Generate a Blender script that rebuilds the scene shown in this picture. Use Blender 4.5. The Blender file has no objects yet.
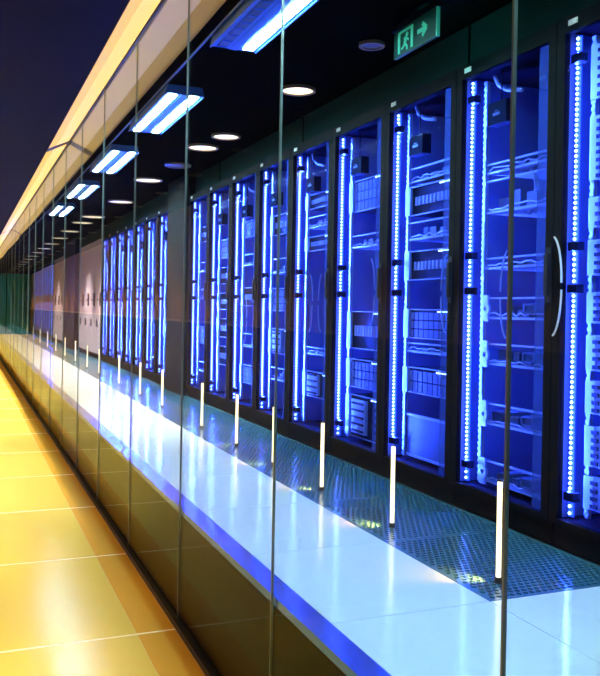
import bpy, math, random
from mathutils import Vector
random.seed(7)
sc = bpy.context.scene
COL = sc.collection
R = math.radians

# ------------------------------------------------------------------ camera, world, exposure, big lights
CZ = 1.567                      # eye height above the corridor floor
F = 0.567                       # raised floor of the server room
fpx, yaw, roll = 824.2, 0.3885, 0.0182
cam = bpy.data.cameras.new('camera'); cam_o = bpy.data.objects.new('camera', cam); COL.objects.link(cam_o)
cam.sensor_fit = 'AUTO'; cam.sensor_width = 36.0
cam.lens = fpx / 676.0 * 36.0
cam.shift_x = 0.0; cam.shift_y = (309.57 - 338.0) / 676.0
cam_o.location = (0, 0, CZ)
from mathutils import Matrix
cam_o.rotation_euler = (Matrix.Rotation(-yaw, 3, 'Z') @ Matrix.Rotation(R(90), 3, 'X') @ Matrix.Rotation(roll, 3, 'Z')).to_euler()
cam.clip_end = 200; cam.clip_start = 0.02
sc.camera = cam_o
W = bpy.data.worlds.new('world'); sc.world = W; W.use_nodes = True
W.node_tree.nodes['Background'].inputs[0].default_value = (.02, .03, .08, 1)
W.node_tree.nodes['Background'].inputs[1].default_value = 0.05
sc.view_settings.view_transform = 'Standard'; sc.view_settings.look = 'None'
sc.view_settings.exposure = 0.0; sc.view_settings.gamma = 1.0; sc.view_settings.use_curve_mapping = False
sc.cycles.max_bounces = 10; sc.cycles.transparent_max_bounces = 24; sc.cycles.sample_clamp_indirect = 6

TUBE_L = 130.0       # fluorescent tubes
SPOT_W = 430.0      # corridor downlights
RACK_W = 100.0        # led strip light of one rack
COVE_L = 1.05

# ------------------------------------------------------------------ materials
def mat(name, col, rough=.5, metal=0., emit=None, es=0., noise=0., nscale=20., spec=.5, bump=0., stretch=None):
    m = bpy.data.materials.new(name); m.use_nodes = True
    nt = m.node_tree; b = nt.nodes['Principled BSDF']
    b.inputs['Base Color'].default_value = (*col, 1); b.inputs['Roughness'].default_value = rough
    b.inputs['Metallic'].default_value = metal; b.inputs['Specular IOR Level'].default_value = spec
    if emit:
        b.inputs['Emission Color'].default_value = (*emit, 1); b.inputs['Emission Strength'].default_value = es
    tc = nt.nodes.new('ShaderNodeTexCoord'); mp = nt.nodes.new('ShaderNodeMapping')
    n = nt.nodes.new('ShaderNodeTexNoise'); n.inputs['Scale'].default_value = nscale; n.inputs['Detail'].default_value = 4
    nt.links.new(tc.outputs['Object'], mp.inputs['Vector']); nt.links.new(mp.outputs['Vector'], n.inputs['Vector'])
    if stretch: mp.inputs['Scale'].default_value = stretch
    if noise:
        r = nt.nodes.new('ShaderNodeMapRange'); r.inputs[3].default_value = 1 - noise; r.inputs[4].default_value = 1 + noise
        nt.links.new(n.outputs['Fac'], r.inputs[0])
        mx = nt.nodes.new('ShaderNodeVectorMath'); mx.operation = 'SCALE'; mx.inputs[0].default_value = col
        nt.links.new(r.outputs[0], mx.inputs['Scale']); nt.links.new(mx.outputs[0], b.inputs['Base Color'])
    if bump:
        bp = nt.nodes.new('ShaderNodeBump'); bp.inputs['Strength'].default_value = bump; bp.inputs['Distance'].default_value = .005
        nt.links.new(n.outputs['Fac'], bp.inputs['Height']); nt.links.new(bp.outputs[0], b.inputs['Normal'])
    return m

def glass(name, tint, f0=.03, rough=0., gcol=(1, 1, 1)):
    m = bpy.data.materials.new(name); m.use_nodes = True
    nt = m.node_tree; nt.nodes.clear()
    out = nt.nodes.new('ShaderNodeOutputMaterial'); mix = nt.nodes.new('ShaderNodeMixShader')
    tr = nt.nodes.new('ShaderNodeBsdfTransparent'); tr.inputs[0].default_value = (*tint, 1)
    gl = nt.nodes.new('ShaderNodeBsdfGlossy'); gl.inputs['Roughness'].default_value = rough; gl.inputs[0].default_value = (*gcol, 1)
    lw = nt.nodes.new('ShaderNodeLayerWeight'); lw.inputs['Blend'].default_value = .5
    pw = nt.nodes.new('ShaderNodeMath'); pw.operation = 'POWER'; pw.inputs[1].default_value = 8
    ml = nt.nodes.new('ShaderNodeMath'); ml.operation = 'MULTIPLY_ADD'; ml.inputs[1].default_value = 1 - f0; ml.inputs[2].default_value = f0
    nt.links.new(lw.outputs['Facing'], pw.inputs[0]); nt.links.new(pw.outputs[0], ml.inputs[0])
    nt.links.new(ml.outputs[0], mix.inputs[0]); nt.links.new(tr.outputs[0], mix.inputs[1]); nt.links.new(gl.outputs[0], mix.inputs[2])
    nt.links.new(mix.outputs[0], out.inputs[0])
    return m

M = dict(
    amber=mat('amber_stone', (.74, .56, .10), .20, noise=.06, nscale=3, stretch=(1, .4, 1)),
    amber_dark=mat('amber_dark_stone', (.72, .38, .035), .22, noise=.06, nscale=3),
    grout=mat('pale_grout', (.95, .85, .55), .6),
    base=mat('black_channel', (.012, .009, .006), .5),
    fascia=mat('dark_fascia', (.006, .004, .002), .9, spec=0),
    navy=mat('navy_ceiling', (.004, .006, .034), .8, spec=.05, noise=.25, nscale=1.5, stretch=(3, .2, 1)),
    cove=mat('cove_plaster_glow', (.5, .33, .10), .6, emit=(.84, .57, .085), es=COVE_L * .85),
    cove_lit=mat('cove_diffuser', (.5, .38, .12), .5, emit=(1., .67, .13), es=COVE_L),
    soffit=mat('soffit_plaster', (.88, .80, .92), .6, noise=.05, nscale=2),
    soffit_b=mat('soffit_edge', (.45, .28, .10), .6),
    white=mat('white_floor_tile', (.80, .88, .84), .12, spec=.8, noise=.05, nscale=25),
    joint=mat('grey_joint', (.10, .13, .16), .6),
    blue_strip=mat('blue_border_strip', (.02, .17, .95), .16, metal=.7),
    grille=mat('grille_steel', (.07, .23, .31), .20, metal=.3),
    under=mat('void_under_grille', (.004, .008, .015), .9),
    black=mat('black_ceiling', (.003, .003, .0025), .9, spec=0),
    wallteal=mat('dark_teal_wall', (.003, .022, .022), .8, spec=.1),
    teal=mat('green_end_wall', (.008, .28, .42), .6, noise=.5, nscale=3, stretch=(6, 6, .3)),
    peach=mat('peach_wall', (.62, .34, .25), .7),
    dado=mat('dark_dado', (.16, .10, .10), .5),
    rail=mat('tan_rail', (.9, .6, .3), .5),
    rack=mat('rack_black', (.003, .003, .005), .6, spec=.06),
    liner=mat('rack_liner', (.25, .28, .38), .45, noise=.15, nscale=5, stretch=(1, 1, .2)),
    pale=mat('pale_metal', (.75, .80, .88), .35, metal=.2),
    grey=mat('grey_metal', (.24, .28, .36), .4, metal=.3),
    dark=mat('dark_plastic', (.012, .015, .03), .5, spec=.2),
    cable=mat('pale_cable', (.8, .84, .9), .5),
    tag=mat('white_tag', (.8, .85, .85), .5),
    bead=mat('led_bead', (.3, .4, 1), .4, emit=(.38, .52, 1.0), es=28.0),
    chan=mat('led_halo_channel', (.05, .10, .6), .4, emit=(.02, .10, 1.0), es=1.6),  # channel emission stands in for the halo around the beads
    frost=mat('frosted_strip', (.40, .50, .95), .5),
    tube=mat('light_tube', (1, .9, .7), .4, emit=(1., .78, .38), es=2.4),
    tube_base=mat('tube_base', (.02, .02, .02), .5),
    fix=mat('fixture_blue_metal', (.03, .14, .60), .4, metal=.0),
    fl=mat('fluorescent', (.9, 1, 1), .4, emit=(.50, .90, .95), es=TUBE_L),
    fl_off=mat('unlit_louvre', (.015, .02, .06), .3),
    disc=mat('warm_disc', (1, .9, .7), .5, emit=(1., .80, .45), es=2.0),
    disc_off=mat('unlit_disc', (.12, .10, .09), .5),
    ring=mat('disc_ring', (.25, .18, .10), .4, metal=.4),
    sign=mat('sign_green_plate', (.005, .05, .035), .3, emit=(0., .25, .14), es=.012),
    sign_lit=mat('sign_lit', (.1, .7, .45), .4, emit=(.0, .45, .30), es=.16),
    cab=mat('grey_cabinet', (.55, .42, .44), .45),
    col=mat('dark_column', (.006, .005, .006), .6, spec=.1),
    seam=mat('pane_edge', (.15, .19, .18), .3, metal=.2),
    pane=glass('partition_glass', (.94, .97, .98), .010, gcol=(.60, .60, .60)),
    door=glass('rack_door_glass', (.60, .70, 1.0), .001, gcol=(.08, .08, .1)),
)

M['frost'].node_tree.nodes['Principled BSDF'].inputs['Alpha'].default_value = .30

# ------------------------------------------------------------------ mesh helpers
class MB:
    def __init__(s): s.v = []; s.f = []; s.mi = []
    def add(s, vs, fs, m=0):
        o = len(s.v); s.v += [tuple(v) for v in vs]; s.f += [tuple(i + o for i in f) for f in fs]; s.mi += [m] * len(fs); return s
    def bx(s, x0, x1, y0, y1, z0, z1, m=0):
        vs = [(x, y, z) for z in (z0, z1) for y in (y0, y1) for x in (x0, x1)]
        return s.add(vs, [(0, 2, 3, 1), (4, 5, 7, 6), (0, 1, 5, 4), (2, 6, 7, 3), (0, 4, 6, 2), (1, 3, 7, 5)], m)
    def bev(s, x0, x1, y0, y1, z0, z1, b=.004, m=0):
        """box with chamfered top edges"""
        vs = [(x0, y0, z0), (x1, y0, z0), (x1, y1, z0), (x0, y1, z0),
              (x0, y0, z1 - b), (x1, y0, z1 - b), (x1, y1, z1 - b), (x0, y1, z1 - b),
              (x0 + b, y0 + b, z1), (x1 - b, y0 + b, z1), (x1 - b, y1 - b, z1), (x0 + b, y1 - b, z1)]
        fs = [(3, 2, 1, 0), (8, 9, 10, 11)]
        for i in range(4):
            j = (i + 1) % 4
            fs += [(i, j, j + 4, i + 4), (i + 4, j + 4, j + 8, i + 8)]
        return s.add(vs, fs, m)
    def cyl(s, c, r, h, n=16, axis='Z', r2=None, m=0):
        r2 = r if r2 is None else r2; vs = []
        for k, rr in ((0, r), (h, r2)):
            for i in range(n):
                a = 2 * math.pi * i / n; p, q = rr * math.cos(a), rr * math.sin(a)
                vs.append({'Z': (c[0] + p, c[1] + q, c[2] + k), 'X': (c[0] + k, c[1] + p, c[2] + q), 'Y': (c[0] + q, c[1] + k, c[2] + p)}[axis])
        fs = [tuple(range(n - 1, -1, -1)), tuple(range(n, 2 * n))] + [(i, (i + 1) % n, n + (i + 1) % n, n + i) for i in range(n)]
        return s.add(vs, fs, m)
    def ring(s, c, r0, r1, h, n=20, axis='Z'):
        vs = []
        for k in (0, h):
            for rr in (r0, r1):
                for i in range(n):
                    a = 2 * math.pi * i / n; p, q = rr * math.cos(a), rr * math.sin(a)
                    vs.append((c[0] + p, c[1] + q, c[2] + k) if axis == 'Z' else (c[0] + k, c[1] + p, c[2] + q))
        fs = []
        for i in range(n):
            j = (i + 1) % n
            fs += [(i, n + i, n + j, j), (2 * n + i, 2 * n + j, 3 * n + j, 3 * n + i), (n + i, 3 * n + i, 3 * n + j, n + j), (i, j, 2 * n + j, 2 * n + i)]
        return s.add(vs, fs)
    def tube(s, pts, r, n=6):
        pts = [Vector(p) for p in pts]; o = []
        for i, p in enumerate(pts):
            d = (pts[min(i + 1, len(pts) - 1)] - pts[max(i - 1, 0)]).normalized()
            a = d.orthogonal().normalized() if abs(d.x) > .9 else d.cross(Vector((1, 0, 0))).normalized()
            b = d.cross(a)
            o += [p + a * r * math.cos(t * 2 * math.pi / n) + b * r * math.sin(t * 2 * math.pi / n) for t in range(n)]
        fs = [(i * n + j, i * n + (j + 1) % n, (i + 1) * n + (j + 1) % n, (i + 1) * n + j) for i in range(len(pts) - 1) for j in range(n)]
        fs += [tuple(range(n - 1, -1, -1)), tuple((len(pts) - 1) * n + j for j in range(n))]
        return s.add(o, fs)
    def prism(s, prof, y0, y1, m=0):
        n = len(prof)
        vs = [(x, y0, z) for x, z in prof] + [(x, y1, z) for x, z in prof]
        fs = [tuple(range(n)), tuple(range(2 * n - 1, n - 1, -1))] + [(i, n + i, n + (i + 1) % n, (i + 1) % n) for i in range(n)]
        return s.add(vs, fs, m)
    def mesh(s, name, mats):
        me = bpy.data.meshes.new(name); me.from_pydata(s.v, [], s.f)
        for m in (mats if isinstance(mats, (list, tuple)) else [mats]): me.materials.append(m)
        me.polygons.foreach_set('material_index', s.mi); me.update()
        return me
    def build(s, name, mats, parent=None, loc=(0, 0, 0), kind=None, label=None):
        return link(name, s.mesh(name, mats), parent, loc, kind, label)

def link(name, me, parent=None, loc=(0, 0, 0), kind=None, label=None):
    o = bpy.data.objects.new(name, me); COL.objects.link(o); o.location = loc
    if parent: o.parent = parent
    if kind: o['kind'] = kind
    if label: o['label'] = label
    return o
def tag(o, label, cat, group=None):
    o['label'] = label; o['category'] = cat
    if group: o['group'] = group
    return o
def thing(name, label, cat, loc, group=None):
    return tag(link(name, None, None, loc), label, cat, group)
def struct(name, mb, m, loc=(0, 0, 0)):
    return mb.build(name, m, None, loc, 'structure')
def copy_tree(o, parent=None):
    c = o.copy(); COL.objects.link(c)
    if parent: c.parent = parent
    for ch in list(o.children): copy_tree(ch, c)
    return c

YEND = 46.0
# ------------------------------------------------------------------ corridor shell
PIT = 1.3115; J0 = 3.935 - 3 * PIT
fl = struct('floor', MB().bx(-1.25, 1.03, -1.5, YEND, -.12, -.0008), M['grout'])
slab = MB().bev(-.62, .797, .009, PIT - .009, -.006, 0, .0006).mesh('paving_slab', M['amber'])
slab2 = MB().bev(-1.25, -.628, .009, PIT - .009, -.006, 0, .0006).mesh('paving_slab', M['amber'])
slab3 = MB().bev(.798, .984, .009, PIT - .009, -.006, 0, .0006).mesh('dark_slab', M['amber_dark'])  # darker amber slabs along the glass
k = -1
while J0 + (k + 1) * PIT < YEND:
    for nm, me in (('paving_slab', slab), ('paving_slab', slab2), ('dark_slab', slab3)):
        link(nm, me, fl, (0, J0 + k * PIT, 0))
    k += 1
ceil_ = struct('ceiling', MB().bx(-1.25, .787, -1.5, YEND, CZ + 1.613, CZ + 1.75), M['navy'])
w = struct('wall_left', MB().bx(-1.35, -1.25, -1.5, YEND, 0, 3.2), M['peach'])
MB().bx(-1.25, -1.235, -1.5, YEND, 0, 1.34).build('dado_panel', M['dado'], w)
MB().bx(-1.25, -1.21, -1.5, YEND, 1.34, 1.375).build('dado_rail', M['rail'], w)
# light cove beside the glass: a sloping ceiling strip, backlit upper band, lower plaster's lit look added as emission
cv = struct('trim_1', MB().prism([(.787, CZ + 1.613), (.795, CZ + 1.613), (1.00, CZ + 1.72), (1.00, CZ + 1.80), (.787, CZ + 1.80)], -1.5, YEND), M['base'])
def band(p, q, t, y0, y1): # strip laid on the slope
    return MB().prism([(p[0], p[1] - t), (q[0], q[1] - t), (q[0], q[1] + .01), (p[0], p[1] + .01)], y0, y1)
gaps = [-1.5, 8.95, 20, 31, YEND]
for a, b in zip(gaps[:-1], gaps[1:]):
    band((.790, CZ + 1.613), (.868, CZ + 1.652), .004, a + .12, b - .12).build('cove_lower_panel', M['cove'], cv)
    band((.870, CZ + 1.653), (.992, CZ + 1.712), .006, a + .12, b - .12).build('cove_light_panel', M['cove_lit'], cv)

# ------------------------------------------------------------------ glass partition
gw = link('wall_right', None, None, (1.011, 0, 0), 'structure')
MB().bx(-.026, .012, -1.5, YEND, -.004, .03).build('base_channel', M['base'], gw)
MB().bx(-.010, .020, -1.5, YEND, CZ + 1.71, CZ + 1.78).build('head_channel', M['base'], gw)
pm = MB()
pm.bx(-.004, .004,   .003, 1.3095, .03, CZ + 1.712, 0); pm.mi[-6:] = [0, 0, 0, 0, 0, 0]
pme = pm.mesh('glass_pane', [M['pane'], M['seam']])
sme = MB().bx(-.0045, .0045, -.003, .003, .03, CZ + 1.712).mesh('pane_joint', M['seam'])
Y0 = 1.365 - 2 * 1.3125
k = 0
while Y0 + k * 1.3125 < YEND - 1.3:
    p = link('glass_pane', pme, gw, (0, Y0 + k * 1.3125, 0)); p.rotation_euler.z = R(random.uniform(-.10, .10))
    link('pane_joint', sme, gw, (0, Y0 + k * 1.3125, 0))
    k += 1

# ------------------------------------------------------------------ server room shell
fb = MB().bx(1.024, 1.035, -1.5, YEND, .0, F - .004)
struct('trim_2', fb, M['fascia'])
struct('trim_3', MB().bx(1.020, 1.106, -1.5, YEND, F - .03, F), M['blue_strip'])
TP = .775; T0 = 2.39
rf = struct('raised_floor', MB().bx(1.036, 3.45, -1.5, YEND, .1, F - .04), M['under'])
MB().bx(1.106, 1.7125, -1.5, YEND, F - .04, F - .004).build('tile_bed', M['joint'], rf)
wt = MB().bev(1.108, 1.7105, .0015, TP - .0015, F - .02, F, .001).mesh('floor_tile', M['white'])
wt2 = MB().bev(1.7125, 2.37, .0015, TP - .0015, F - .02, F, .001).mesh('floor_tile', M['white'])
for k in range(-5, 56):
    link('floor_tile', wt, rf, (0, T0 + k * TP, 0))
    if k < 0: link('floor_tile', wt2, rf, (0, T0 + k * TP, 0))
# perforated tile: real holes, alternating rows
def grille_mesh():
    g = MB(); x0, x1, y0, y1, t = 1.714, 2.368, .004, TP - .004, .012
    zt, zb = F - .001, F - .001 - t
    rim = .014
    g.bx(x0, x1, y0, y0 + rim, zb, zt); g.bx(x0, x1, y1 - rim, y1, zb, zt)
    g.bx(x0, x0 + rim, y0 + rim, y1 - rim, zb, zt); g.bx(x1 - rim, x1, y0 + rim, y1 - rim, zb, zt)
    X0, X1, Yb, Yt = x0 + rim, x1 - rim, y0 + rim, y1 - rim
    nx, ny = 22, 26; dx, dy = (X1 - X0) / nx, (Yt - Yb) / ny
    for j in range(ny):
        off = 0.5 if j % 2 else 0.
        for i in range(nx + (1 if off else 0)):
            a, b = X0 + (i - off) * dx, X0 + (i + 1 - off) * dx
            a, b = max(a, X0), min(b, X1)
            c, d = Yb + j * dy, Yb + (j + 1) * dy
            if b - a < dx * .7: g.add([(a, c, zt), (b, c, zt), (b, d, zt), (a, d, zt)], [(0, 1, 2, 3)]); continue
            mx, my, r = (a + b) / 2, (c + d) / 2, dx * .40
            outer = [(b, my), (b, d), (mx, d), (a, d), (a, my), (a, c), (mx, c), (b, c)]
            inner = [(mx + r * math.cos(q * math.pi / 4), my + r * math.sin(q * math.pi / 4)) for q in range(8)]
            vs = [(x, y, zt) for x, y in outer] + [(x, y, zt) for x, y in inner] + [(x, y, zb) for x, y in inner]
            g.add(vs, [(q, (q + 1) % 8, 8 + (q + 1) % 8, 8 + q) for q in range(8)] + [(8 + q, 8 + (q + 1) % 8, 16 + (q + 1) % 8, 16 + q) for q in range(8)])
    return g.mesh('perforated_tile', M['grille'])
gm = grille_mesh()
for k in range(0, 56):
    link('perforated_tile', gm, rf, (0, T0 + k * TP, 0))
struct('ceiling_2', MB().bx(1.25, 3.45, -1.5, YEND, CZ + 1.51, CZ + 1.62), M['black'])
s2 = struct('trim_4', MB().prism([(1.022, CZ + 1.713), (1.022, CZ + 1.80), (1.26, CZ + 1.80), (1.26, CZ + 1.61)], -1.5, YEND), M['soffit'])
band((1.16, CZ + 1.653), (1.255, CZ + 1.612), .004, -1.5, YEND).build('soffit_edge', M['soffit_b'], s2)
MB().bx(1.242, 1.25, -1.5, YEND, CZ + 1.505, CZ + 1.517).build('ceiling_edge_trim', M['fix'], s2)
wr = struct('wall_right_2', MB().bx(3.36, 3.45, -1.5, YEND, F - .04, CZ + 1.51), M['black'])
MB().bx(2.44, 2.50, -1.5, YEND, F + 2.275, CZ + 1.51).build('bulkhead', M['wallteal'], wr)
for y in (1.5, 3.67, 5.95, 8.2): MB().bx(2.434, 2.44, y, y + .012, F + 2.275, CZ + 1.51).build('panel_joint', M['black'], wr)
ew = struct('wall_back', MB().bx(-1.35, 3.45, YEND, YEND + .1, 0, 3.4), M['teal'])
for i in range(9): MB().bx(-1.2 + i * .5, -1.16 + i * .5, YEND - .05, YEND, 0, 3.2).build('wall_rib', M['wallteal'], ew)
struct('wall_front', MB().bx(-1.35, 3.45, -1.6, -1.5, 0, 3.4), M['col'])

# ------------------------------------------------------------------ server racks
RW = .78; XF = 2.37           # pitch along the room, plane of the doors
D2 = .92                      # depth
def common():
    c = {}
    h = RW / 2 - .002
    b = MB()
    b.bx(.02, D2, -h, -h + .02, .0, 2.27); b.bx(.02, D2, h - .02, h, .0, 2.27)
    b.bx(.02, D2, -h + .02, h - .02, 2.22, 2.27); b.bx(D2 - .02, D2, -h + .02, h - .02, .0, 2.22); b.bx(.02, D2 - .02, -h + .02, h - .02, .10, .12)
    c['carcass'] = (b, M['rack'])
    c['side_liner'] = (MB().bx(.03, D2 - .035, h - .026, h - .021, .125, 2.215), M['liner'])
    c['back_liner'] = (MB().bx(D2 - .03, D2 - .022, -h + .03, h - .03, .125, 2.215), M['liner'])
    c['plinth'] = (MB().bx(.012, .03, -h, h, .0, .10), M['rack'])
    d = MB(); gy = .338
    d.bx(-.012, .018, -h, -gy, .105, 2.265); d.bx(-.012, .018, gy, h, .105, 2.265)
    d.bx(-.012, .018, -gy, gy, .105, .128); d.bx(-.012, .018, -gy, gy, 2.195, 2.265)
    c['door'] = (d, M['rack'])
    c['door_glass'] = (MB().bx(-.002, .004, -gy, gy, .128, 2.195), M['door'])
    c['frosted_strip'] = (MB().bx(.006, .010, -gy + .005, -gy + .085, .135, 2.19), M['frost'])
    hd = MB().bx(-.035, -.012, -.380, -.358, 1.08, 1.26); hd.bx(-.02, -.012, -.386, -.352, 1.05, 1.29)
    c['door_handle'] = (hd, M['dark'])
    c['name_plate'] = (MB().bx(-.016, -.012, .26, .315, 2.222, 2.245), M['tag'])
    SEG = [(.14, .20), (.25, 1.09), (1.13, 1.27), (1.31, 2.06), (2.12, 2.185)]
    segs = []
    for a, e in SEG:
        ch = MB(); be = MB(); segs.append((ch, be))
        ch.bx(.040, .046, .294, .326, a, e)
        n = max(2, int((e - a) / .0215))
        for i in range(n):
            z = a + (i + .5) * (e - a) / n; q = .010
            be.add([(.024, .310, z), (.034, .310 - q, z), (.034, .310, z - q * .8), (.034, .310 + q, z), (.034, .310, z + q * .8), (.040, .310, z)],
                   [(0, 2, 1), (0, 3, 2), (0, 4, 3), (0, 1, 4), (5, 1, 2), (5, 2, 3), (5, 3, 4), (5, 4, 1)])
    for i, (ch, be) in enumerate(segs): c['led_strip%d' % i] = (ch, M['chan']); c['led_bead%d' % i] = (be, M['bead'])
    r = MB(); r.bx(.080, .100, .252, .270, .14, 2.18)
    for i in range(68): r.bx(.074, .081, .242 + (i % 2) * .004, .270, .15 + i * .03, .166 + i * .03)
    c['mounting_rail'] = (r, M['pale'])
    r = MB(); r.bx(.080, .100, -.272, -.255, .14, 2.18)
    c['near_rail'] = (r, M['grey'])
    c['strip_bracket'] = (MB().bx(.022, .060, .278, .338, -.018, .018), M['dark'])
    return {k: (b.mesh(k, m)) for k, (b, m) in c.items()}
CM = common()
FX = .090                     # plane of the equipment fronts
YA, YB = -.245, .232
def add_server(p, z0, z1, style):
    b = MB().bx(FX, .78, YA, YB, z0 + .004, z1 - .004).build('server_unit', M['dark'], p)
    fr = MB(); t = .006
    for a, e in ((z0 + .004, z0 + .004 + t), (z1 - .004 - t, z1 - .004)): fr.bx(FX - .012, FX, YA, YB, a, e)
    for a in (YA, YB - .012): fr.bx(FX - .012, FX, a, a + .012, z0 + .004, z1 - .004)
    fr.build('bezel', M['pale'], b)
    st = MB()
    for i in range(7): st.bx(FX - .016, FX - .012, YA + .03 + i * .018, YA + .036 + i * .018, z1 - .022, z1 - .016)
    st.build('status_lights', M['bead'], b, (0, 0, 0), 'stuff')
    e = MB(); e.bx(FX - .022, FX - .010, YB - .022, YB + .036, z0 + .006, z1 - .006); e.build('rack_ear', M['pale'], b)
    h = z1 - z0
    if style == 'bays':
        d = MB(); n = 8; m = max(1, int(h / .06))
        for i in range(n):
            for j in range(m):
                ww = (YB - YA - .04) / n; hh = (h - .03) / m
                d.bx(FX - .014, FX, YA + .02 + i * ww + .005, YA + .02 + (i + 1) * ww - .005, z0 + .014 + j * hh, z0 + .014 + (j + 1) * hh - .008)
        d.build('drive_bay', M['grey'], b)
    elif style == 'comb':
        d = MB(); d.bx(FX - .02, FX, .10, YB + .035, z0 + .006, z1 - .006); d.build('ear_plate', M['pale'], b)
        n = max(2, int(h / .035)); d = MB()
        for j in range(n):
            a = z0 + .014 + j * (h - .02) / n; d.bx(FX - .026, FX - .018, .185, .225, a, a + .016)
            d.bx(FX - .024, FX - .018, .115, .165, a, a + .010)
        d.cyl((FX - .026, .145, (z0 + z1) / 2), .018, .008, 12, 'X')
        d.build('notch_row', M['dark'], b, (0, 0, 0), 'stuff')
    elif style == 'ports':
        d = MB()
        for i in range(10): d.bx(FX - .010, FX, YA + .04 + i * .04, YA + .06 + i * .04, z0 + h * .35, z0 + h * .62)
        d.build('port_row', M['pale'], b)
    elif style == 'big':
        d = MB(); d.bx(FX - .02, FX, YA + .22, YB - .05, z0 + h * .12, z1 - h * .12)
        d.build('front_panel', M['pale'], b)
        d = MB()
        for j in range(5): d.bx(FX - .018, FX, YA + .03, YA + .09, z0 + h * (.1 + j * .17), z0 + h * (.2 + j * .17))
        d.build('drive_bay', M['grey'], b)
        s = MB()
        for j in range(int(h / .05)): s.bx(FX - .03, FX - .02, YA + .24, YB - .07, z0 + h * .16 + j * .045, z0 + h * .16 + j * .045 + .012)
        s.build('vent', M['dark'], b)
    return b
def add_shelf(p, z, h=.10, disc=True, box=True):
    s = MB(); s.bx(FX - .004, FX + .01, YA, YB + .02, z, z + .012); s.bx(FX - .004, FX + .01, YA, YB + .02, z + h, z + h + .009)
    s.bx(FX + .01, .70, YA, YB, z, z + .006)
    o = s.build('equipment_shelf', M['pale'], p)
    rr = random.Random(int(z * 1000))
    MB().tube([(FX + .0, YA + (YB - YA) * t / 14, z + .016 + .018 * rr.random()) for t in range(15)], .004, 5).build('patch_cable', M['cable'], o)
    bx_ = MB(); y = YA + .03
    while y < YB - .10:
        w_ = rr.uniform(.04, .09); bx_ = MB().bx(FX + .03, FX + .2, y, y + w_, z + .012, z + h * rr.uniform(.45, .8)); bx_.build('small_device', M['grey'], o); y += w_ + rr.uniform(.02, .06)
    if disc:
        d = MB().ring((FX - .018, .226, z + h * .5), .013, .034, .012, 18, 'X'); d.bx(FX - .015, FX - .006, .205, .25, z - .012, z + h * .28); d.bx(FX - .015, FX - .006, .205, .25, z + h * .72, z + h + .02)
        d.build('shelf_bracket', M['pale'], o)
    if box:
        d = MB(); y = -.16; d.bx(FX - .012, FX, y, y + .09, z + .03, z + .038); d.bx(FX - .012, FX, y, y + .09, z + .07, z + .078)
        d.bx(FX - .012, FX, y, y + .012, z + .03, z + .078); d.bx(FX - .012, FX, y + .078, y + .09, z + .03, z + .078); d.bx(FX, FX + .05, y, y + .09, z + .03, z + .078)
        d.build('cable_guide', M['grey'], o)
    return o
def add_panel(p, z0, z1):
    b = MB().bx(FX, FX + .012, YA, YB + .03, z0, z1).build('blank_panel', M['grey'], p)
    e = MB(); e.bx(FX - .008, FX, YA, YB + .03, z1 - .014, z1); e.bx(FX - .008, FX, YA, YB + .03, z0, z0 + .014); e.bx(FX - .008, FX, YB + .02, YB + .03, z0, z1)
    e.build('panel_edge', M['pale'], b)
def add_box(p, z):
    b = MB().bx(.03, .088, .02, .17, z - .055, z + .055).build('display_box', M['dark'], p)
    t = MB(); t.bx(.027, .03, .07, .125, z - .012, z + .002); t.bx(.027, .03, .085, .11, z + .008, z + .012)
    t.build('display_text', M['pale'], b)
    MB().tube([(.06, .10, z + .05), (.06, .10, 2.2)], .004).build('display_cable', M['dark'], b)
def add_cables(p, z, y, sgn=1, x=.055):
    for s in (1, -1):
        pts = [(x, y + sgn * .055 * math.cos(t / 10 * 1.5), z + s * (.015 + .20 * math.sin(t / 10 * 1.4))) for t in range(11)]
        MB().tube(pts, .0045).build('patch_cable', M['cable'], p)
def add_fan_duct(p, z0, z1):
    b = MB(); n = 8
    for s in (0,):
        pts = [(.14, -.02 - .06 * math.sin(math.pi * t / n), z0 + (z1 - z0) * t / n) for t in range(n + 1)]
        b.tube(pts, .012)
    b.build('curved_handle', M['pale'], p)
def add_lamp(p, z):
    b = MB().tube([(.09, .20, z + .07), (.09, .17, z + .02), (.09, .10, z - .02), (.09, -.02, z - .05)], .010).build('top_cable', M['cable'], p)
def make_rack(yc, label, items, group, lit=True, bracket=True, x=XF):
    t = thing('server_rack', label, 'server rack', (x, yc, F), group)
    for nm in ('carcass', 'side_liner', 'back_liner', 'plinth', 'mounting_rail', 'near_rail'):
        link('mounting_rail' if nm == 'near_rail' else nm, CM[nm], t)
    for z in (.225, 1.11, 1.29, 2.09): link('strip_bracket', CM['strip_bracket'], t, (0, 0, z))
    d = link('rack_door', CM['door'], t)
    for nm in ('door_glass', 'frosted_strip', 'door_handle', 'name_plate'): link(nm, CM[nm], d)
    for i in range(5):
        l = link('led_strip', CM['led_strip%d' % i], t); link('led_beads', CM['led_bead%d' % i], l, kind='stuff')
    for it in items:
        k, a = it[0], it[1:]
        dict(server=add_server, shelf=add_shelf, panel=add_panel, box=add_box, cables=add_cables, duct=add_fan_duct, lamp=add_lamp)[k](t, *a)
    if lit: rack_light(t)
    return t
LIGHT = None
def rack_light(t):
    global LIGHT
    if LIGHT is None:
        LIGHT = bpy.data.lights.new('led_strip_light', 'AREA'); LIGHT.shape = 'RECTANGLE'; LIGHT.size = .012; LIGHT.size_y = 2.0
        LIGHT.color = (.055, .115, 1.0); LIGHT.energy = RACK_W
    o = bpy.data.objects.new('led_strip_light', LIGHT); COL.objects.link(o); o.parent = t
    o.location = (.055, .340, 1.16)
    d = Vector((.22, -.975, 0)).normalized()      # shine towards the near side, across the equipment fronts
    o.rotation_euler = (Matrix((d.cross(Vector((0, 0, 1))), Vector((0, 0, 1)), -d)).transposed()).to_euler()

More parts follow.
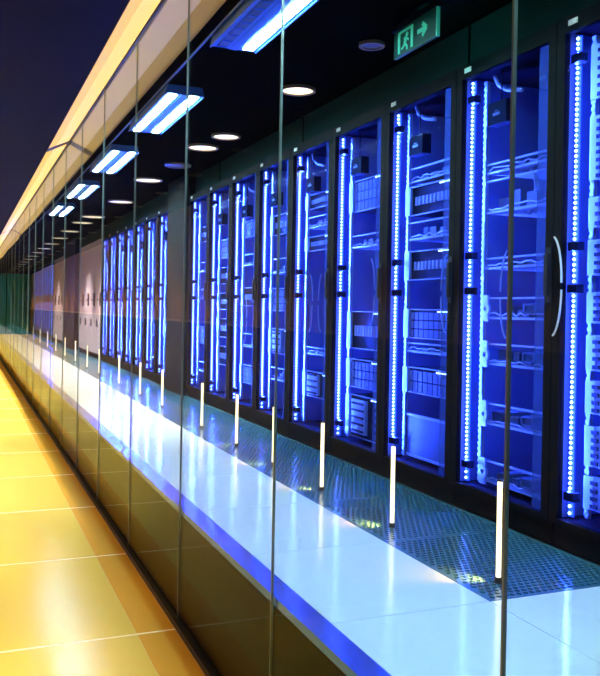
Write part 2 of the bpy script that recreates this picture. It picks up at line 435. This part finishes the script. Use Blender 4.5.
shelves_dense = [('shelf', z, .07, False, False) for z in (1.50, 1.62, 1.74)]
SPEC = [
 [('server', 1.90, 2.14, 'comb'), ('server', 1.56, 1.84, 'comb'), ('server', 1.36, 1.50, 'comb'), ('server', 1.16, 1.32, 'comb'), ('cables', 1.12, .382, -1, -.017), ('server', .96, 1.10, 'comb'), ('server', .76, .92, 'comb'), ('server', .58, .73, 'comb'), ('server', .36, .54, 'comb'), ('server', .18, .33, 'comb')],
 [('box', 1.98), ('shelf', 1.70, .045, False, False), ('shelf', 1.50, .16, False, False), ('duct', 1.48, 1.72), ('cables', 1.09, .02, 1), ('shelf', .97, .10), ('shelf', .74, .10), ('shelf', .44, .10), ('shelf', .15, .10), ('lamp', 2.12), ('shelf', 1.22, .05, False, False)],
 [('lamp', 2.14), ('box', 1.96), ('shelf', 1.76, .08, False, False), ('server', 1.56, 1.74, 'ports'), ('shelf', 1.42, .10, False, False), ('server', 1.18, 1.36, 'ports'), ('cables', 1.10, -.22, 1), ('server', .84, 1.02, 'bays'), ('shelf', .76, .05, False, False), ('server', .52, .68, 'bays'), ('panel', .15, .40)],
 [('box', 1.96), ('server', 1.66, 1.88, 'bays'), ('shelf', 1.42, .08, False, False), ('cables', 1.12, -.1, -1), ('server', .74, 1.00, 'ports'), ('server', .48, .68, 'bays'), ('server', .15, .44, 'big')],
 [('lamp', 2.12), ('box', 1.94), ('server', 1.76, 1.88, 'ports'), ('shelf', 1.62, .08, False, False), ('server', 1.44, 1.56, 'ports'), ('cables', 1.05, .12, -1), ('cables', 1.05, -.1, 1), ('shelf', .66, .05, False, False), ('server', .34, .54, 'big')],
 [('box', 1.92), ('server', 1.62, 1.80, 'ports'), ('shelf', 1.30, .12, False, False), ('server', .98, 1.18, 'bays'), ('server', .62, .84, 'big'), ('shelf', .40, .1, False, True)],
 [('lamp', 2.12), ('box', 1.90), ('server', 1.66, 1.82, 'bays'), ('shelf', 1.40, .1, False, False), ('server', 1.02, 1.2, 'ports'), ('cables', .9, .1, -1), ('shelf', .64, .12, False, False), ('server', .3, .48, 'bays')],
 [('box', 1.9), ('server', 1.5, 1.7, 'bays'), ('server', 1.24, 1.42, 'ports'), ('server', .98, 1.16, 'ports'), ('server', .70, .9, 'ports'), ('server', .42, .62, 'ports')],
 [('server', 1.72, 1.9, 'ports'), ('shelf', 1.4, .1, False, False), ('shelf', 1.1, .1, False, False), ('server', .6, .8, 'bays'), ('shelf', .3, .1, False, False)],
]
LAB = ['blue-lit server rack cut by the right edge of the photo, pale notched server fronts',
 'second server rack from the right edge, four shelves with round brackets in its lower half',
 'third server rack from the right edge, plain pale panel at its bottom',
 'fourth server rack from the right edge, large bright server in its lowest bay',
 'fifth server rack from the right edge, two looping pale cables at mid height',
 'sixth server rack from the right edge, right behind the second glass joint',
 'seventh server rack from the right edge, between two dark rack frames',
 'eighth server rack from the right edge, ladder of small servers down its length',
 'ninth server rack from the right edge, beside the dark pillar']
for i in range(9):
    make_rack(2.495 + RW * i, LAB[i], SPEC[i], 'blue-lit racks this side of the dark pillar')
ORD = ['first', 'second', 'third', 'fourth', 'fifth', 'sixth', 'seventh', 'eighth', 'ninth', 'tenth', 'eleventh', 'twelfth', 'thirteenth', 'fourteenth', 'fifteenth', 'sixteenth', 'seventeenth', 'eighteenth']
protos = {}
for i in range(7):
    s = [5, 8, 7, 6, 3, 8, 5][i]
    make_rack(10.40 + RW * i, ORD[i] + ' blue-lit server rack beyond the dark pillar, hazy with reflections', [a for a in SPEC[s] if a[0] != 'cables'], 'blue-lit racks beyond the dark pillar')
for i in range(9):
    make_rack(24.6 + RW * i, ORD[i] + ' tiny far server rack beyond the last grey cabinets', [('server', 1.3, 1.7, 'ports'), ('server', .5, .9, 'ports')], 'far blue racks near the end of the room')
# near dark pillar, far dark pillar
struct('trim_5', MB().bx(2.31, 3.36, 9.17, 9.97, F - .01, CZ + 1.51), M['col'])
struct('trim_6', MB().bx(2.31, 3.36, 18.95, 21.0, F - .01, CZ + 1.51), M['col'])
struct('trim_7', MB().bx(2.31, 3.36, 31.7, YEND, F - .01, CZ + 1.51), M['col'])
# closed grey cabinets
def cabinet(yc, label, strip=False):
    t = thing('grey_cabinet', label, 'cabinet', (XF, yc, F), 'closed grey cabinets beyond the blue racks')
    h = RW / 2 - .003
    MB().bx(.02, .9, -h, h, .08, 2.27).build('cabinet_body', M['rack'], t)
    MB().bx(.05, .88, -h + .02, h - .02, 0, .08).build('plinth', M['rack'], t)
    d = MB().bx(0, .02, -h + .008, h - .008, .09, 2.26).build('cabinet_door', M['cab'], t)
    b = MB().bx(-.006, 0, .05, .2, .60, .74); b.bx(-.006, 0, -.2, -.08, 1.10, 1.13); b.bx(-.006, 0, .0, .12, 1.10, 1.13); b.build('vent_panel', M['dark'], d)
    MB().bx(-.03, 0, -.33, -.30, 1.0, 1.25).build('door_handle', M['dark'], d)
    return t
for i in range(4):
    t = cabinet(15.86 + RW * i, ORD[i] + ' closed grey cabinet past the blue racks, before the far dark pillar')
for i in range(4):
    cabinet(21.4 + RW * i, ORD[i] + ' closed grey cabinet past the far dark pillar')

# ------------------------------------------------------------------ light tubes on the grille
tm = MB().cyl((0, 0, .02), .0095, .352, 14).mesh('tube', M['tube'])
bm_ = MB().cyl((0, 0, 0), .016, .02, 14, r2=.012).mesh('base', M['tube_base'])
cm_ = MB().cyl((0, 0, .375),   .0098, .006, 14).mesh('end_cap', M['tube_base'])
TY = [2.55, 3.37, 4.18, 4.95, 5.72, 6.66, 8.14, 9.25, 10.6, 12.25, 13.5, 15.0, 16.6, 18.3, 20.2, 22.2, 24.4, 26.8]
TL = ['nearest slim glowing light tube, standing beside the near glass joint',
 'second glowing light tube from the camera, in front of the third rack from the right',
 'third glowing light tube from the camera, standing on the perforated floor',
 'fourth glowing light tube from the camera, hidden beside the second glass joint']
for i, y in enumerate(TY):
    t = thing('light_tube', TL[i] if i < 4 else ORD[i] + ' glowing warm light tube from the camera, standing along the white floor', 'light tube', (1.86, y, F), 'glowing tubes standing on the floor grille')
    link('base', bm_, t); link('tube', tm, t); link('end_cap', cm_, t)
    if i < 12:
        s = bpy.data.lights.new('added_smear_spot', 'SPOT'); s.energy = 12; s.color = (1., .40, .06); s.spot_size = R(80); s.spot_blend = 1; s.shadow_soft_size = .008  # added warm spot makes the gold smear on the grille, no seen lamp
        o = bpy.data.objects.new('added_smear_spot', s); COL.objects.link(o); o.parent = t; o.location = (-.022, .018, .035)
        o.rotation_euler = Vector((-.07, .07, -.04)).to_track_quat('-Z', 'Y').to_euler()

# ------------------------------------------------------------------ ceiling lights
def fixture(y0, label, left_on=True):
    L = 1.33; t = thing('fluorescent_fixture', label, 'ceiling light', (1.377, y0, CZ + 1.45), 'twin tube ceiling lights')
    b = MB().prism([(-.135, 0), (.135, 0), (.120, .058), (-.120, .058)], 0, L)
    b.build('housing', M['fix'], t)
    for s, on in ((-1, left_on), (1, True)):
        c = .076 * s
        MB().bx(c - .027, c + .027, .03, L - .03, -.006, 0).build('diffuser' if on else 'unlit_diffuser', M['fl'] if on else M['fl_off'], t)
        lv = MB()
        for q in range(13): lv.bx(c - .027, c + .027, .04 + q * .104, .044 + q * .104, -.010, -.006)
        lv.build('louvre', M['fix'], t)
    for s in (-1, 1): MB().bx(.132 * s - .004, .132 * s + .004, 0, L, -.008, 0).build('edge_trim', M['fix'], t)
    MB().bx(-.022, .022, .0, L, -.004, 0).build('centre_spine', M['fix'], t)
FY = [3.09, 5.50, 7.77, 10.13, 12.5]
for i, y in enumerate(FY):
    fixture(y, ['nearest twin tube ceiling light, left tube unlit, cut by the top edge', ORD[i] + ' twin tube ceiling light from the camera, both tubes lit'][min(i, 1)], i > 0)
fixture(.7, 'twin tube ceiling light over the near end of the server room, outside the frame', True)
def glow(t, y):
    s = bpy.data.lights.new('downlight_spot', 'SPOT'); s.energy = 500 if y < 11 else 1100; s.color = (1., .93, .88); s.spot_size = R(85); s.spot_blend = .8; s.shadow_soft_size = .1
    o = bpy.data.objects.new('downlight_spot', s); COL.objects.link(o); o.parent = t; o.location = (-.3, 0, -.02)
def downlight(x, y, r, on, label):
    t = thing('downlight', label, 'downlight', (x, y, CZ + 1.495), 'round ceiling downlights')
    MB().ring((0, 0, -.004), r, r + .018, .022, 28).build('ring', M['ring'], t)
    MB().cyl((0, 0, .004), r, .008, 28).build('lens', M['disc'] if on else M['disc_off'], t)
    if on and y > 7: glow(t, y)  # discs built from reflections also get an added spot that brightens the floor
    return t
k_ = 1.495 / 1.45
DL = [(2.05, 4.04, .055, 0, 'unlit round downlight near the exit sign'),
 (2.035, 5.08, .105, 1, 'nearest lit warm downlight, right of the second glass joint'),
 (2.04, 6.71, .11, 1, 'second lit warm downlight, left of the second glass joint'),
 (1.994, 7.27, .13, 1, 'third lit warm disc, reflection of a corridor downlight, just left of and below the second'),  # bigger discs stand in for corridor downlights reflected in the glass
 (2.02, 8.31, .12, 0, 'unlit round downlight above the dark pillar'),
 (1.945, 9.43, .15, 1, 'warm disc, reflection of a corridor downlight, between the third and fourth glass joints'),
 (2.01, 11.56, .16, 1, 'warm disc left of the fourth glass joint'),
 (1.945, 13.75, .18, 1, 'long thin warm disc, reflection of a corridor downlight, behind the fifth glass joint')]
for x, y, r, on, lb in DL: downlight(x * k_, y * k_, r, on, lb)
yy = 15.3
for i in range(16):
    downlight(1.98, yy, .17, 1, ORD[i] + ' of the small far downlights in the ceiling row, past the long thin one'); yy += 1.9
# exit sign
ex = thing('exit_sign', 'green illuminated exit sign with running figure and arrow hanging from dark ceiling', 'exit sign', (2.05, 3.36, CZ + 1.30))
pl = MB().bx(-.008, .008, 0, .41, 0, .14).build('plate', M['sign'], ex)
MB().bx(-.02, .02, -.01, .42, .14, .165).build('housing', M['rack'], ex)
for y in (.06, .35): MB().cyl((0, y, .165), .006, .05, 8).build('hanger', M['rack'], ex)
e = MB()    # pictogram: door with running figure, on the far part; the viewer sees +y on the left
X0_, X1_ = -.011, -.008
e.bx(X0_, X1_, .215, .235, .015, .125); e.bx(X0_, X1_, .345, .365, .015, .125); e.bx(X0_, X1_, .235, .345, .112, .125)
e.cyl((X0_, .275, .093), .012, .003, 12, 'X')
def quad(a, b, w_):
    d = Vector((b[0] - a[0], b[1] - a[1])).normalized() * w_; n_ = (-d.y, d.x)
    ps = [(a[0] + n_[0], a[1] + n_[1]), (b[0] + n_[0], b[1] + n_[1]), (b[0] - n_[0], b[1] - n_[1]), (a[0] - n_[0], a[1] - n_[1])]
    e.add([(X0_, p[0], p[1]) for p in ps] + [(X1_, p[0], p[1]) for p in ps], [(0, 1, 2, 3), (7, 6, 5, 4), (0, 4, 5, 1), (1, 5, 6, 2), (2, 6, 7, 3), (3, 7, 4, 0)])
for a, b, w_ in (((.282, .08), (.297, .05), .011), ((.297, .05), (.275, .036), .006), ((.275, .036), (.272, .016), .006), ((.297, .05), (.318, .033), .006), ((.318, .033), (.333, .034), .005), ((.28, .076), (.258, .062), .005), ((.282, .08), (.305, .078), .005)): quad(a, b, w_)
e.build('running_figure', M['sign_lit'], pl)
e = MB(); quad((.17, .07), (.10, .07), .010); quad((.085, .07), (.125, .10), .010); quad((.085, .07), (.125, .04), .010)
e.build('arrow', M['sign_lit'], pl)
MB().bx(-.009, .009, -.006, 0, 0, .14).build('lit_edge', M['sign_lit'], pl)
L = bpy.data.lights.new('exit_sign_glow', 'AREA'); L.shape = 'RECTANGLE'; L.size = .4; L.size_y = .1; L.color = (.03, .9, .8); L.energy = .9
o = bpy.data.objects.new('exit_sign_glow', L); COL.objects.link(o); o.parent = ex; o.location = (.02, .2, .07)
o.rotation_euler = (0, R(-90), 0)

# corridor downlights (over the walkway, left of the view)
for i in range(26):
    y = 1.0 + i * 1.75
    t = MB().ring((0, 0, 0), .06, .08, .013, 20).build('recessed_light', M['ring'], ceil_, (-.55, y, CZ + 1.60))
    s = bpy.data.lights.new('corridor_spot', 'SPOT'); s.energy = SPOT_W; s.color = (1., .66, .24); s.spot_size = R(66); s.spot_blend = .8; s.shadow_soft_size = .05
    o = bpy.data.objects.new('corridor_spot', s); COL.objects.link(o); o.parent = t; o.location = (0, 0, -.02)
